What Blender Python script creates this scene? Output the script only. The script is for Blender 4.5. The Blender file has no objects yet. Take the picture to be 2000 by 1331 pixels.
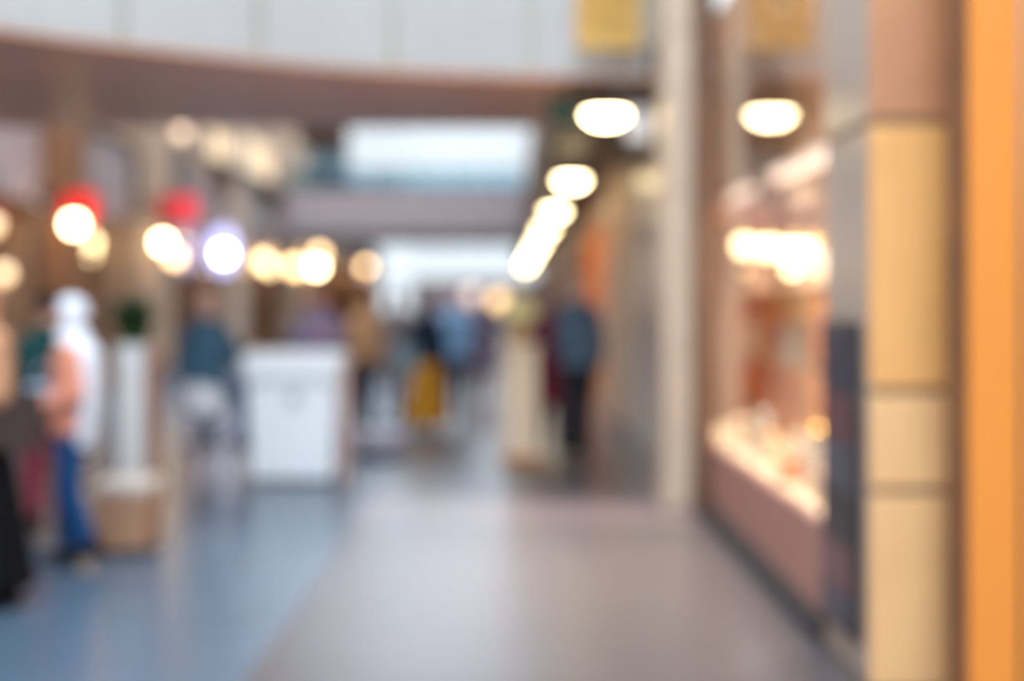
import bpy, bmesh, math, random
from mathutils import Vector, Matrix
random.seed(7)
sc = bpy.context.scene
COL = sc.collection
PI = math.pi

# ------------------------------------------------------------------ camera
F_PX = 2778.0                       # 50 mm lens on a 36 mm sensor, 2000 px wide frame
EYE = 1.6
VPX, VPY = 995.0, 580.0             # vanishing point of the hall in the photograph
cam = bpy.data.cameras.new('camera')
cam.lens = 50.0
cam.sensor_width = 36.0
cam.shift_x = (1000 - VPX) / 2000.0
cam.shift_y = -(665.5 - VPY) / 2000.0
cam.dof.use_dof = True
cam.dof.focus_distance = 1.8
cam.dof.aperture_fstop = 1.15
cam.clip_end = 400
camo = bpy.data.objects.new('camera', cam)
camo.location = (0, 0, EYE)
camo.rotation_euler = (PI / 2, 0, 0)
COL.objects.link(camo)
sc.camera = camo

# ------------------------------------------------------------------ world, exposure
w = bpy.data.worlds.new('sky')
sc.world = w
w.use_nodes = True
bgn = w.node_tree.nodes['Background']
bgn.inputs[0].default_value = (0.77, 0.89, 1.0, 1)
bgn.inputs[1].default_value = 3.8
sc.view_settings.view_transform = 'Standard'
sc.view_settings.look = 'None'
sc.view_settings.exposure = 0.62
sc.view_settings.gamma = 1.0
sc.view_settings.use_curve_mapping = False
sc.cycles.max_bounces = 8
sc.cycles.transparent_max_bounces = 16
sc.cycles.caustics_reflective = False
sc.cycles.caustics_refractive = False


# ------------------------------------------------------------------ materials
def lin(c):
    out = []
    for v in c:
        v = v / 255.0
        out.append(v / 12.92 if v <= 0.04045 else ((v + 0.055) / 1.055) ** 2.4)
    return out


M = {}


def mat(name, rgb, rough=0.6, metal=0.0, var=0.08, scale=6.0, bump=0.05, spec=0.5, coat=0.0, emit=0.0, ecol=None):
    m = bpy.data.materials.new(name)
    m.use_nodes = True
    nt = m.node_tree
    b = nt.nodes['Principled BSDF']
    c = lin(rgb)
    tc = nt.nodes.new('ShaderNodeTexCoord')
    nz = nt.nodes.new('ShaderNodeTexNoise')
    nz.inputs['Scale'].default_value = scale
    nz.inputs['Detail'].default_value = 4
    nt.links.new(tc.outputs['Object'], nz.inputs['Vector'])
    rp = nt.nodes.new('ShaderNodeValToRGB')
    rp.color_ramp.elements[0].position = 0.3
    rp.color_ramp.elements[1].position = 0.7
    rp.color_ramp.elements[0].color = [max(0, v * (1 - var)) for v in c] + [1]
    rp.color_ramp.elements[1].color = [min(1, v * (1 + var)) for v in c] + [1]
    nt.links.new(nz.outputs['Fac'], rp.inputs['Fac'])
    nt.links.new(rp.outputs['Color'], b.inputs['Base Color'])
    if bump > 0:
        n2 = nt.nodes.new('ShaderNodeTexNoise')
        n2.inputs['Scale'].default_value = scale * 8
        nt.links.new(tc.outputs['Object'], n2.inputs['Vector'])
        bp = nt.nodes.new('ShaderNodeBump')
        bp.inputs['Strength'].default_value = bump
        bp.inputs['Distance'].default_value = 0.01
        nt.links.new(n2.outputs['Fac'], bp.inputs['Height'])
        nt.links.new(bp.outputs['Normal'], b.inputs['Normal'])
    b.inputs['Roughness'].default_value = rough
    b.inputs['Metallic'].default_value = metal
    b.inputs['Specular IOR Level'].default_value = spec
    b.inputs['Coat Weight'].default_value = coat
    if emit > 0:
        b.inputs['Emission Color'].default_value = lin(ecol or rgb) + [1]
        b.inputs['Emission Strength'].default_value = emit
    M[name] = m
    return m


def glass(name, tint, rough=0.0, ior=1.5):
    m = bpy.data.materials.new(name)
    m.use_nodes = True
    nt = m.node_tree
    for n in list(nt.nodes):
        nt.nodes.remove(n)
    o = nt.nodes.new('ShaderNodeOutputMaterial')
    # Schlick reflectance of a thin pane, the same from either side
    ge = nt.nodes.new('ShaderNodeNewGeometry')
    dp = nt.nodes.new('ShaderNodeVectorMath')
    dp.operation = 'DOT_PRODUCT'
    nt.links.new(ge.outputs['Normal'], dp.inputs[0])
    nt.links.new(ge.outputs['Incoming'], dp.inputs[1])

    def mth(op, a, b):
        n = nt.nodes.new('ShaderNodeMath')
        n.operation = op
        for i_, v in enumerate((a, b)):
            if v is None:
                continue
            if isinstance(v, (int, float)):
                n.inputs[i_].default_value = v
            else:
                nt.links.new(v, n.inputs[i_])
        return n.outputs[0]
    f0 = ((ior - 1) / (ior + 1)) ** 2
    ca = mth('ABSOLUTE', dp.outputs['Value'], None)
    p5 = mth('POWER', mth('SUBTRACT', 1.0, ca), 5.0)
    rf = mth('ADD', mth('MULTIPLY', p5, 1 - f0), f0)
    tr = nt.nodes.new('ShaderNodeBsdfTransparent')
    tr.inputs[0].default_value = list(tint) + [1]
    gl = nt.nodes.new('ShaderNodeBsdfGlossy')
    gl.inputs['Roughness'].default_value = rough
    mx = nt.nodes.new('ShaderNodeMixShader')
    nt.links.new(rf, mx.inputs[0])
    nt.links.new(tr.outputs[0], mx.inputs[1])
    nt.links.new(gl.outputs[0], mx.inputs[2])
    nt.links.new(mx.outputs[0], o.inputs[0])
    M[name] = m
    return m


def lampmat(name, rgb, strength):
    m = bpy.data.materials.new(name)
    m.use_nodes = True
    nt = m.node_tree
    b = nt.nodes['Principled BSDF']
    c = lin(rgb)
    b.inputs['Base Color'].default_value = [0.8, 0.8, 0.8, 1]
    b.inputs['Emission Color'].default_value = c + [1]
    b.inputs['Emission Strength'].default_value = strength
    M[name] = m
    return m


# setting
mat('floor_blue', (76, 94, 112), 0.27, var=0.06, scale=1.5, bump=0.01)
mat('floor_mauve', (84, 77, 79), 0.31, var=0.05, scale=1.5, bump=0.01, spec=0.3)
mat('floor_pink', (116, 102, 105), 0.32, var=0.05, scale=1.5, bump=0.01, spec=0.3)
mat('soffit', (244, 188, 160), 0.45, var=0.10, scale=0.8, bump=0.02)
mat('soffit_dark', (84, 64, 54), 0.5, var=0.1)
mat('white_panel', (176, 180, 182), 0.45, var=0.03)
mat('cream_strip', (205, 196, 168), 0.4)
mat('plaster_tan', (178, 152, 130), 0.7, var=0.08, scale=1.0)
mat('plaster_mauve', (164, 146, 146), 0.7, var=0.06, scale=1.0)
mat('plaster_grey', (168, 164, 166), 0.7)
mat('stone_beige', (206, 186, 166), 0.35, var=0.08, scale=2.5)
mat('stone_light', (212, 192, 170), 0.35, var=0.06, scale=2.5)
mat('stone_greytan', (176, 160, 146), 0.3, var=0.07, scale=2.5)
mat('stone_tan', (250, 186, 114), 0.4, var=0.07, scale=3.0)
mat('stone_rose', (204, 144, 104), 0.4, var=0.07, scale=3.0)
mat('stone_sand', (252, 198, 140), 0.4, var=0.07, scale=3.0)
mat('joint_brown', (150, 118, 90), 0.7)
mat('bulkhead', (168, 122, 110), 0.5, var=0.08, scale=2)
mat('kick_black', (50, 48, 50), 0.45)
mat('bronze', (104, 76, 58), 0.45, metal=0.3)
mat('brown_dark', (92, 62, 44), 0.5)
mat('brown_wood', (128, 84, 52), 0.55, var=0.2, scale=3)
mat('wood_orange', (196, 128, 74), 0.5, var=0.15, scale=4)
mat('black_metal', (34, 32, 34), 0.4, metal=0.4)
mat('dark_grey', (92, 88, 92), 0.6)
mat('steel', (150, 150, 154), 0.35, metal=0.9)
mat('bridge_mauve', (172, 158, 162), 0.7)
mat('teal_panel', (96, 134, 146), 0.35)
mat('plaster_orange', (220, 164, 100), 0.6)
mat('orange_acrylic', (228, 142, 62), 0.3, var=0.03, scale=1.0, bump=0.0, emit=0.10, ecol=(246, 166, 78))
glass('shop_glass', (0.96, 0.95, 0.93))
glass('far_glass', (0.47, 0.46, 0.45))
glass('teal_glass', (0.45, 0.62, 0.68))
# things
mat('white_laminate', (238, 246, 253), 0.35, var=0.02)
mat('pink_laminate', (206, 180, 176), 0.4)
mat('logo_grey', (176, 184, 192), 0.5)
mat('planter_white', (206, 208, 208), 0.5)
mat('planter_brown', (150, 112, 94), 0.6)
mat('soil', (60, 44, 36), 0.95)
mat('leaf_green', (58, 96, 44), 0.5, var=0.25, scale=8)
mat('leaf_dark', (44, 74, 44), 0.5, var=0.25, scale=8)
mat('cube_top', (196, 182, 170), 0.6)
mat('cube_side_shade', (170, 128, 100), 0.6, var=0.12)  # brown puts the shade on the seat's sides into the colour
mat('yellow_cloth', (236, 196, 116), 0.8, bump=0.1, scale=4)
mat('green_sign', (20, 74, 64), 0.5)
mat('lightbox_white', (215, 222, 236), 0.4, emit=0.35)
mat('board_navy', (44, 48, 70), 0.35)
mat('board_maroon', (98, 56, 66), 0.35)
mat('board_slate', (74, 76, 90), 0.35)
mat('red_sign', (206, 24, 22), 0.4, emit=0.55)
mat('red_dark_sign', (160, 26, 24), 0.4, emit=0.4)
mat('pinkred_sign', (222, 52, 66), 0.4, emit=0.45)
mat('lavender_sign', (190, 190, 245), 0.4, emit=1.2)
mat('lit_cream', (240, 214, 176), 0.5, emit=0.75)
mat('sign_grey', (150, 140, 142), 0.6)
mat('pouf_lavender', (196, 194, 210), 0.85, bump=0.15, scale=12)
mat('gold', (220, 176, 96), 0.35, metal=0.7)
mat('flower_yellow', (246, 234, 176), 0.7)
mat('white_ceramic', (240, 232, 222), 0.3)
mat('cream_card', (236, 214, 186), 0.6)
mat('orange_card', (226, 148, 92), 0.6)
mat('brown_card', (140, 96, 66), 0.6)
mat('pink_grey_card', (196, 172, 164), 0.6)
mat('white_plastic', (226, 230, 236), 0.35)
lampmat('lamp_warm', (255, 226, 168), 20)
lampmat('lamp_row', (255, 228, 172), 24)
lampmat('lamp_amber', (255, 206, 140), 6)
lampmat('lamp_soft', (255, 210, 160), 1.6)
lampmat('lamp_white', (236, 240, 255), 20)
lampmat('lamp_pink', (255, 214, 196), 2.2)
lampmat('lamp_shop', (255, 214, 156), 14)
lampmat('lamp_gold', (240, 190, 110), 2.0)
lampmat('lamp_blush', (240, 200, 180), 0.9)
lampmat('lamp_dim', (255, 206, 140), 2.0)
lampmat('lamp_strip', (255, 206, 150), 5)
lampmat('lamp_orange_shop', (255, 216, 160), 12)


# ------------------------------------------------------------------ mesh helpers
def new_obj(name, me, m, parent=None, smooth=False):
    if m is not None:
        if isinstance(m, (list, tuple)):
            for k in m:
                me.materials.append(M[k])
        else:
            me.materials.append(M[m])
    if smooth:
        for p in me.polygons:
            p.use_smooth = True
    o = bpy.data.objects.new(name, me)
    COL.objects.link(o)
    if parent:
        o.parent = parent
    return o


def bm_obj(name, bm, m, parent=None, smooth=False):
    bmesh.ops.recalc_face_normals(bm, faces=bm.faces)
    me = bpy.data.meshes.new(name)
    bm.to_mesh(me)
    bm.free()
    return new_obj(name, me, m, parent, smooth)


def bm_box(bm, x0, x1, y0, y1, z0, z1, bev=0.0):
    r = bmesh.ops.create_cube(bm, size=1.0)
    vs = r['verts']
    for v in vs:
        v.co = Vector(((x0 + x1) / 2 + v.co.x * (x1 - x0), (y0 + y1) / 2 + v.co.y * (y1 - y0), (z0 + z1) / 2 + v.co.z * (z1 - z0)))
    if bev > 0:
        es = list({e for v in vs for e in v.link_edges})
        bmesh.ops.bevel(bm, geom=es, offset=bev, segments=1, affect='EDGES', profile=0.5)


def box(name, x0, x1, y0, y1, z0, z1, m, parent=None, bev=0.006):
    bm = bmesh.new()
    bm_box(bm, min(x0, x1), max(x0, x1), min(y0, y1), max(y0, y1), z0, z1, bev)
    return bm_obj(name, bm, m, parent)


def boxes(name, lst, m, parent=None, bev=0.004):
    bm = bmesh.new()
    for b in lst:
        bm_box(bm, *b, bev)
    return bm_obj(name, bm, m, parent)


def bm_lathe(bm, prof, n=24, c=(0, 0, 0), axis='Z'):
    rings = []
    for r, z in prof:
        ring = []
        for k in range(n):
            a = 2 * PI * k / n
            p = Vector((r * math.cos(a), r * math.sin(a), z))
            if axis == 'Y':
                p = Vector((p.x, p.z, p.y))
            if axis == 'X':
                p = Vector((p.z, p.x, p.y))
            ring.append(bm.verts.new(p + Vector(c)))
        rings.append(ring)
    for a, b in zip(rings, rings[1:]):
        for k in range(n):
            bm.faces.new((a[k], a[(k + 1) % n], b[(k + 1) % n], b[k]))
    bm.faces.new(rings[0])
    bm.faces.new(rings[-1])


def lathe(name, prof, m, parent=None, n=24, c=(0, 0, 0), axis='Z', smooth=True):
    bm = bmesh.new()
    bm_lathe(bm, prof, n, c, axis)
    return bm_obj(name, bm, m, parent, smooth)


def frame_axes(d):
    d = d.normalized()
    up = Vector((0, 0, 1)) if abs(d.z) < 0.95 else Vector((0, 1, 0))
    u = d.cross(up).normalized()
    return u, u.cross(d).normalized()


def bm_tube(bm, pts, rads, n=10):
    pts = [Vector(p) for p in pts]
    if not isinstance(rads, (list, tuple)):
        rads = [rads] * len(pts)
    rings = []
    for i, p in enumerate(pts):
        d = (pts[min(i + 1, len(pts) - 1)] - pts[max(i - 1, 0)])
        u, v = frame_axes(d)
        rings.append([bm.verts.new(p + (u * math.cos(2 * PI * k / n) + v * math.sin(2 * PI * k / n)) * rads[i]) for k in range(n)])
    for a, b in zip(rings, rings[1:]):
        for k in range(n):
            bm.faces.new((a[k], a[(k + 1) % n], b[(k + 1) % n], b[k]))
    bm.faces.new(rings[0])
    bm.faces.new(rings[-1])


def tube(name, pts, rads, m, parent=None, n=10):
    bm = bmesh.new()
    bm_tube(bm, pts, rads, n)
    return bm_obj(name, bm, m, parent, True)


def bm_ell(bm, c, r, seg=14, rings=10):
    res = bmesh.ops.create_uvsphere(bm, u_segments=seg, v_segments=rings, radius=1.0)
    for v in res['verts']:
        v.co = Vector((c[0] + v.co.x * r[0], c[1] + v.co.y * r[1], c[2] + v.co.z * r[2]))
    return res['verts']


def ell(name, c, r, m, parent=None, seg=18, rings=12):
    bm = bmesh.new()
    bm_ell(bm, c, r, seg, rings)
    return bm_obj(name, bm, m, parent, True)


def thing(name, label, cat, loc=(0, 0, 0), rz=0.0, group=None):
    o = bpy.data.objects.new(name, None)
    o.empty_display_size = 0.2
    COL.objects.link(o)
    o.location = loc
    o.rotation_euler = (0, 0, rz)
    o['label'] = label
    o['category'] = cat
    if group:
        o['group'] = group
    return o


def tag(o, label, cat, group=None):
    o['label'] = label
    o['category'] = cat
    if group:
        o['group'] = group
    return o


def struct(o):
    o['kind'] = 'structure'
    return o


def sroot(name):
    o = bpy.data.objects.new(name, None)
    COL.objects.link(o)
    o['kind'] = 'structure'
    return o


def X(px, y):
    return (px - VPX) / F_PX * y


def Z(py, y):
    return EYE + (VPY - py) / F_PX * y


# ================================================================== THE SETTING
WR = 1.46         # shop window plane on the right
WL = -7.0         # shopfront plane on the left
YF = 76.0         # far end
SOF = 3.36        # underside of the galleries

# floor: a bluish field, a mauve field along the right shops and a pale cross band
fl = struct(box('floor', -13.3, -1.10, -12, YF, -0.2, 0.0, 'floor_blue', None, 0))
box('stone_field', -1.10, 3.4, -12, 10.05, -0.2, 0.0, 'floor_mauve', fl, 0)
box('stone_field', -1.10, 3.4, 11.3, YF, -0.2, 0.0, 'floor_mauve', fl, 0)
box('stone_band', -1.10, 3.4, 10.05, 11.3, -0.2, 0.0, 'floor_pink', fl, 0)

# curved gallery edge over the hall
KP = [(-7.0, 2.0), (-6.2, 4.6), (-5.3, 6.5), (-4.4, 8.1), (-3.37, 9.4), (-2.54, 10.14), (-1.55, 10.87), (-0.7, 11.2), (0.0, 11.37), (0.6, 11.42), (1.46, 11.45)]


def edge_y(x):
    for i in range(len(KP) - 1):
        if KP[i][0] <= x <= KP[i + 1][0] + 1e-9:
            p1, p2 = KP[i], KP[i + 1]
            p0 = KP[max(i - 1, 0)]
            p3 = KP[min(i + 2, len(KP) - 1)]
            h = p2[0] - p1[0]
            t = (x - p1[0]) / h
            m1 = (p2[1] - p0[1]) / max(1e-6, p2[0] - p0[0]) * h
            m2 = (p3[1] - p1[1]) / max(1e-6, p3[0] - p1[0]) * h
            return (2 * t**3 - 3 * t**2 + 1) * p1[1] + (t**3 - 2 * t**2 + t) * m1 + (-2 * t**3 + 3 * t**2) * p2[1] + (t**3 - t**2) * m2
    return KP[-1][1]


def arc_slab(name, xa, xb, z0, z1, off0, off1, m, parent, n=10):
    """A vertical curved panel that follows the gallery edge between two x positions."""
    bm = bmesh.new()
    cols = []
    for i in range(n + 1):
        x = xa + (xb - xa) * i / n
        e = 0.02
        t = Vector((2 * e, edge_y(min(x + e, 1.459)) - edge_y(max(x - e, -6.99)), 0)).normalized()
        nrm = Vector((t.y, -t.x, 0))
        p = Vector((x, edge_y(x), 0))
        a, b = p + nrm * off1, p + nrm * off0
        cols.append([bm.verts.new((q.x, q.y, z)) for q in (a, b) for z in (z0, z1)])
    for c, d in zip(cols, cols[1:]):
        bm.faces.new((c[0], d[0], d[1], c[1]))
        bm.faces.new((c[2], c[3], d[3], d[2]))
        bm.faces.new((c[0], c[2], d[2], d[0]))
        bm.faces.new((c[1], d[1], d[3], c[3]))
    for c in (cols[0], cols[-1]):
        bm.faces.new((c[0], c[1], c[3], c[2]))
    return bm_obj(name, bm, m, parent, False)


ce = struct(arc_slab('ceiling', -6.99, 1.45, SOF, SOF + 0.02, -0.16, 0.0, 'soffit', None, 60))
# soffit slab from the curved edge back to the second void
bm = bmesh.new()
lo, hi, lob, hib = [], [], [], []
NS = 60
for i in range(NS + 1):
    x = -7.0 + (1.46 + 7.0) * i / NS
    y = edge_y(x) + 0.15
    lo.append(bm.verts.new((x, y, SOF)))
    hi.append(bm.verts.new((x, y, SOF + 0.3)))
    lob.append(bm.verts.new((x, 14.8, SOF)))
    hib.append(bm.verts.new((x, 14.8, SOF + 0.3)))
for i in range(NS):
    bm.faces.new((lo[i], lob[i], lob[i + 1], lo[i + 1]))
    bm.faces.new((hi[i], hi[i + 1], hib[i + 1], hib[i]))
    bm.faces.new((lo[i], lo[i + 1], hi[i + 1], hi[i]))
    bm.faces.new((lob[i], hib[i], hib[i + 1], lob[i + 1]))
bm.faces.new((lo[0], hi[0], hib[0], lob[0]))
bm.faces.new((lo[-1], lob[-1], hib[-1], hi[-1]))
bm_obj('soffit_slab', bm, 'soffit', ce)

wg = sroot('wall_gallery')
arc_slab('backing', -6.95, 1.42, SOF + 0.02, 4.62, -0.12, -0.06, 'cream_strip', wg, 60)
brk = [-6.2, -5.3, -4.45, -3.6, -2.72, -1.88, -0.92, 0.17, 1.12]
for a, b in zip(brk, brk[1:]):
    arc_slab('panel', a + 0.022, b - 0.022, SOF + 0.03, 4.6, -0.06, 0.0, 'white_panel', wg)
arc_slab('rail', -6.95, 1.42, 4.62, 4.68, -0.12, 0.02, 'steel', wg, 40)

# right gallery: dark soffit strip with its inner edge, over the row of lamps
cr = struct(box('ceiling_side', 0.5, WR, 11.5, YF, SOF - 0.02, SOF + 0.28, 'soffit_dark', None, 0))
struct(box('wall_gallery_side', 0.42, 0.5, 14.82, YF, SOF, 4.8, 'brown_dark', None, 0.01))

# right wall, far stretch
wr = sroot('wall_right')
box('stone_panel', WR, WR + 0.06, 10.55, 13.9, 0, 9, 'stone_beige', wr, 0.01)
box('stone_panel', WR, WR + 0.3, 13.92, 17.4, 0, 9, 'stone_greytan', wr, 0.01)
box('stone_panel', WR, WR + 0.3, 17.42, 20.8, 0, 9, 'stone_beige', wr, 0.01)
box('upper_wall', WR, WR + 0.3, 20.82, YF, SOF, 12.6, 'plaster_tan', wr, 0.01)
box('far_panel', WR, WR + 0.3, 28.4, 40.0, 0, SOF - 0.02, 'brown_wood', wr, 0.01)
box('far_panel', WR, WR + 0.3, 40.02, 52.0, 0, SOF - 0.02, 'plaster_tan', wr, 0.01)
box('far_panel', WR, WR + 0.3, 52.02, YF, 0, SOF - 0.02, 'brown_wood', wr, 0.01)
struct(box('wall_right_near', 3.2, 3.4, -12, 16.0, 0, 9, 'plaster_tan', None, 0.01))
struct(box('wall_header', WR + 0.02, 3.2, 6.6, 10.3, 4.06, 9, 'stone_greytan', None, 0.01))

# back wall behind the viewer, left wall
struct(box('wall_back', WL - 0.3, 3.4, -12.3, -12.0, 0, 0.6, 'plaster_tan', None, 0.01))
wb = sroot('window_5')  # unseen glazing added to throw daylight onto the front-facing surfaces
for i in range(8):
    box('mullion', WL + i * 1.49 - 0.05, WL + i * 1.49 + 0.05, -12.2, -12.05, 0.6, 9, 'steel', wb, 0.01)
for zz in (0.6, 2.6, 4.7, 6.8, 8.95):
    box('transom', WL, 3.4, -12.18, -12.07, zz - 0.04, zz + 0.04, 'steel', wb, 0.01)
for i in range(7):
    box('pane', WL + i * 1.49 + 0.05, WL + i * 1.49 + 1.44, -12.13, -12.12, 0.6, 9, 'shop_glass', wb, 0)
wl = sroot('wall_left')
box('lower_wall', WL - 0.3, WL, -12, 14.8, 0, 3.3, 'plaster_tan', wl, 0.01)
box('upper_wall', WL - 0.3, WL, -12, 46.9, 4.3, 12.6, 'plaster_tan', wl, 0.01)
box('middle_wall', WL - 0.3, WL, -12, 46.9, 3.3, 4.3, 'plaster_mauve', wl, 0)
box('inner_wall', WL - 1.7, WL - 1.6, 14.0, 47.0, 0, 3.3, 'plaster_tan', wl, 0.01)
box('ledge', WL - 0.001, WL + 0.35, 33.0, 46.9, 4.62, 4.78, 'dark_grey', wl, 0.01)

# far end wall with its bright glazing
wf = sroot('wall_far')
box('lower_wall', -12, 2.0, YF, YF + 0.3, 0, 0.7, 'plaster_mauve', wf, 0)
box('pier', -12, -7.35, YF, YF + 0.3, 0.7, 4.4, 'plaster_mauve', wf, 0)
box('pier', -5.2, 2.0, YF, YF + 0.3, 0.7, 2.5, 'plaster_mauve', wf, 0)
box('spandrel', -8.6, 2.0, YF, YF + 0.3, 4.4, 7.6, 'bridge_mauve', wf, 0)
box('teal_wall', -13, -8.6, YF, YF + 0.3, 4.4, 9.4, 'teal_panel', wf, 0)
box('top_wall', -13, -8.6, YF, YF + 0.3, 9.4, 13, 'brown_dark', wf, 0)
box('top_wall', -8.6, 2.0, YF, YF + 0.3, 11.2, 13, 'bridge_mauve', wf, 0)
box('side_wall', -13.3, -13.0, 47, YF + 0.3, 0, 13, 'plaster_tan', wf, 0)


def far_window(n, x0, x1, z0, z1, nx, nz):
    r = sroot('window_%d' % n)
    fr = 0.07
    dx, dz = (x1 - x0) / nx, (z1 - z0) / nz
    for i in range(nx + 1):
        box('mullion', x0 + i * dx - fr / 2, x0 + i * dx + fr / 2, YF - 0.06, YF + 0.1, z0, z1, 'steel', r, 0.01)
    for j in range(nz + 1):
        box('transom', x0, x1, YF - 0.05, YF + 0.09, z0 + j * dz - fr / 2, z0 + j * dz + fr / 2, 'steel', r, 0.01)
    for i in range(nx):
        for j in range(nz):
            box('pane', x0 + i * dx + fr / 2, x0 + (i + 1) * dx - fr / 2, YF + 0.02, YF + 0.03, z0 + j * dz + fr / 2, z0 + (j + 1) * dz - fr / 2, 'far_glass', r, 0)


far_window(2, -8.6, 1.9, 7.6, 11.2, 7, 2)
far_window(3, -7.35, 1.9, 2.5, 4.4, 6, 1)
far_window(4, -7.35, -5.2, 0.7, 2.5, 2, 1)

# unseen roof added to darken the far voids, long skylight left open in the middle
rf = sroot('shading_roof')
box('shade_slab', -13.3, -6.9, 14.8, YF + 0.3, 12.6, 12.8, 'plaster_tan', rf, 0)
box('shade_slab', 0.45, 3.4, 14.8, YF + 0.3, 12.6, 12.8, 'plaster_tan', rf, 0)
for i in range(12):
    box('shade_beam', -6.9, 0.45, 16.0 + i * 5.2, 16.2 + i * 5.2, 12.5, 12.8, 'steel', rf, 0)

# footbridge across the hall
br = thing('footbridge', 'mauve grey footbridge crossing the hall under the bright upper windows', 'bridge', (0, 42, 0))
box('parapet', -6.6, 0.42, 0, 0.12, SOF - 0.04, 4.75, 'bridge_mauve', br, 0.02)
box('deck', -6.6, 0.42, 0.12, 3.0, SOF - 0.04, SOF + 0.25, 'dark_grey', br, 0.02)
box('underside_strip', -6.6, 0.42, -0.1, 0.0, SOF - 0.24, SOF + 0.12, 'kick_black', br, 0.02)  # black strip standing in for the dark underside of the bridge
box('handrail', -6.6, 0.42, -0.02, 0.1, 5.35, 5.42, 'steel', br, 0.01)
for i in range(6):
    x0 = -6.58 + i * 1.165
    box('glass_panel', x0 + 0.02, x0 + 1.145, 0.03, 0.05, 4.76, 5.35, 'teal_glass', br, 0)

# ------------------------------------------------------------------ right side: pilaster, window, light box
W1 = sroot('window_1')
Y0, Y1 = 6.6, 10.3
box('pane', WR, WR + 0.012, Y0 + 0.02, Y1 - 0.02, 0.55, 4.02, 'shop_glass', W1, 0)
box('bulkhead', WR - 0.01, WR + 0.05, Y0, Y1, 0.12, 0.55, 'bulkhead', W1, 0.006)
box('kick_plate', WR - 0.05, WR + 0.05, Y0, Y1, 0.0, 0.12, 'kick_black', W1, 0.006)
box('head_rail', WR - 0.02, WR + 0.05, Y0, Y1, 4.0, 4.06, 'bronze', W1, 0.006)
box('post', WR - 0.12, WR + 0.03, Y1, Y1 + 0.16, 0, 9, 'bronze', W1, 0.01)

pl = thing('stone_pilaster', 'tan stone pilaster of stacked panels between shop window and orange light box', 'pillar', (WR, 5.75, 0))
box('core', 0.012, 0.5, 0.012, 0.84, 0, 9, 'joint_brown', pl, 0)
zj = [0.0, Z(960, 5.75), Z(765, 5.75), Z(237, 5.75), 3.9, 6.3, 9.0]
for a, b, m in zip(zj, zj[1:], ['stone_sand', 'stone_sand', 'stone_tan', 'stone_rose', 'stone_rose', 'stone_rose']):
    box('stone_panel', 0.0, 0.5, 0.0, 0.02, a + 0.018, b - 0.018, m, pl, 0.004)
for a, b in zip([0.0, Z(237, 5.75), 3.9, 6.3], [Z(237, 5.75), 3.9, 6.3, 9.0]):
    box('side_panel', 0.0, 0.02, 0.03, 0.84, a + 0.018, b - 0.018, 'stone_greytan', pl, 0.004)

nb = thing('notice_board', 'narrow dark navy poster board with maroon patches on side of tan pilaster', 'poster board', (WR, 6.2, 0))
yb0, yb1 = -0.32, 0.30
box('backing', -0.035, -0.002, yb0, yb1, 0.16, 1.5, 'kick_black', nb, 0.006)
for z0, z1, m in ((1.2, 1.46, 'board_navy'), (0.98, 1.18, 'board_maroon'), (0.78, 0.96, 'board_slate'), (0.55, 0.76, 'kick_black'), (0.34, 0.53, 'board_maroon'), (0.2, 0.32, 'board_navy')):
    box('poster', -0.042, -0.034, yb0 + 0.03, yb1 - 0.03, z0, z1, m, nb, 0.002)

lb = thing('light_box', 'tall orange backlit light box at the right edge beside tan pilaster', 'light box', (1.67, 5.2, 0))
box('casing', 0.0, 0.85, 0.014, 0.257, 0.0, 4.2, 'brown_wood', lb, 0.008)
box('acrylic_panel', 0.012, 0.84, -0.004, 0.012, 0.10, 4.18, 'orange_acrylic', lb, 0.004)
box('plinth', -0.02, 0.87, -0.02, 0.27, 0.0, 0.09, 'kick_black', lb, 0.006)
tube('glint_strip', [(0.20, -0.012, 0.1), (0.20, -0.012, 4.18)], 0.008, 'steel', lb)  # thin steel strip imitates a specular highlight on the panel

# stone column beyond the window post
sc1 = thing('stone_column', 'pale stone column just beyond the shop window post', 'pillar', (1.17, 10.72, 0))
zs = [0.0, 0.12, 1.2, 2.4, 3.6, 4.8, 9.0]
for i, (a, b) in enumerate(zip(zs, zs[1:])):
    e = 0.015 if i == 0 else 0.0
    box('stone_block', -e, 0.28, -e, 0.55, a + 0.003, b - 0.003, 'stone_light', sc1, 0.008)
sc2 = thing('stone_column', 'narrow beige stone column farther along right wall, before orange shop', 'pillar', (1.28, 18.3, 0))
for i, (a, b) in enumerate(zip(zs[:4] + [SOF], zs[1:4] + [SOF])):
    box('stone_block', 0, 0.17, 0, 0.6, a + 0.003, b - 0.003, 'stone_beige', sc2, 0.008)

# orange shop farther along the right
os_ = thing('shopfront', 'glowing orange shopfront on the right behind the couple', 'shop', (WR, 20.84, 0))
box('back_wall', 1.5, 1.6, 0, 7.5, 0, SOF - 0.02, 'plaster_orange', os_, 0)
box('end_wall', 0.02, 1.5, 7.4, 7.5, 0, SOF - 0.02, 'plaster_orange', os_, 0)
box('fascia', 0.0, 0.1, 0, 7.5, 2.75, SOF - 0.02, 'wood_orange', os_, 0.01)
box('light_strip', 0.6, 0.75, 0.5, 7.0, SOF - 0.12, SOF - 0.06, 'lamp_orange_shop', os_, 0.005)
box('shop_ceiling', 0.1, 1.5, 0, 7.4, SOF - 0.05, SOF - 0.02, 'plaster_orange', os_, 0)
for k in range(4):
    box('jamb', 0.0, 0.1, k * 2.45, k * 2.45 + 0.12, 0, 2.75, 'wood_orange', os_, 0.01)

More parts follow.
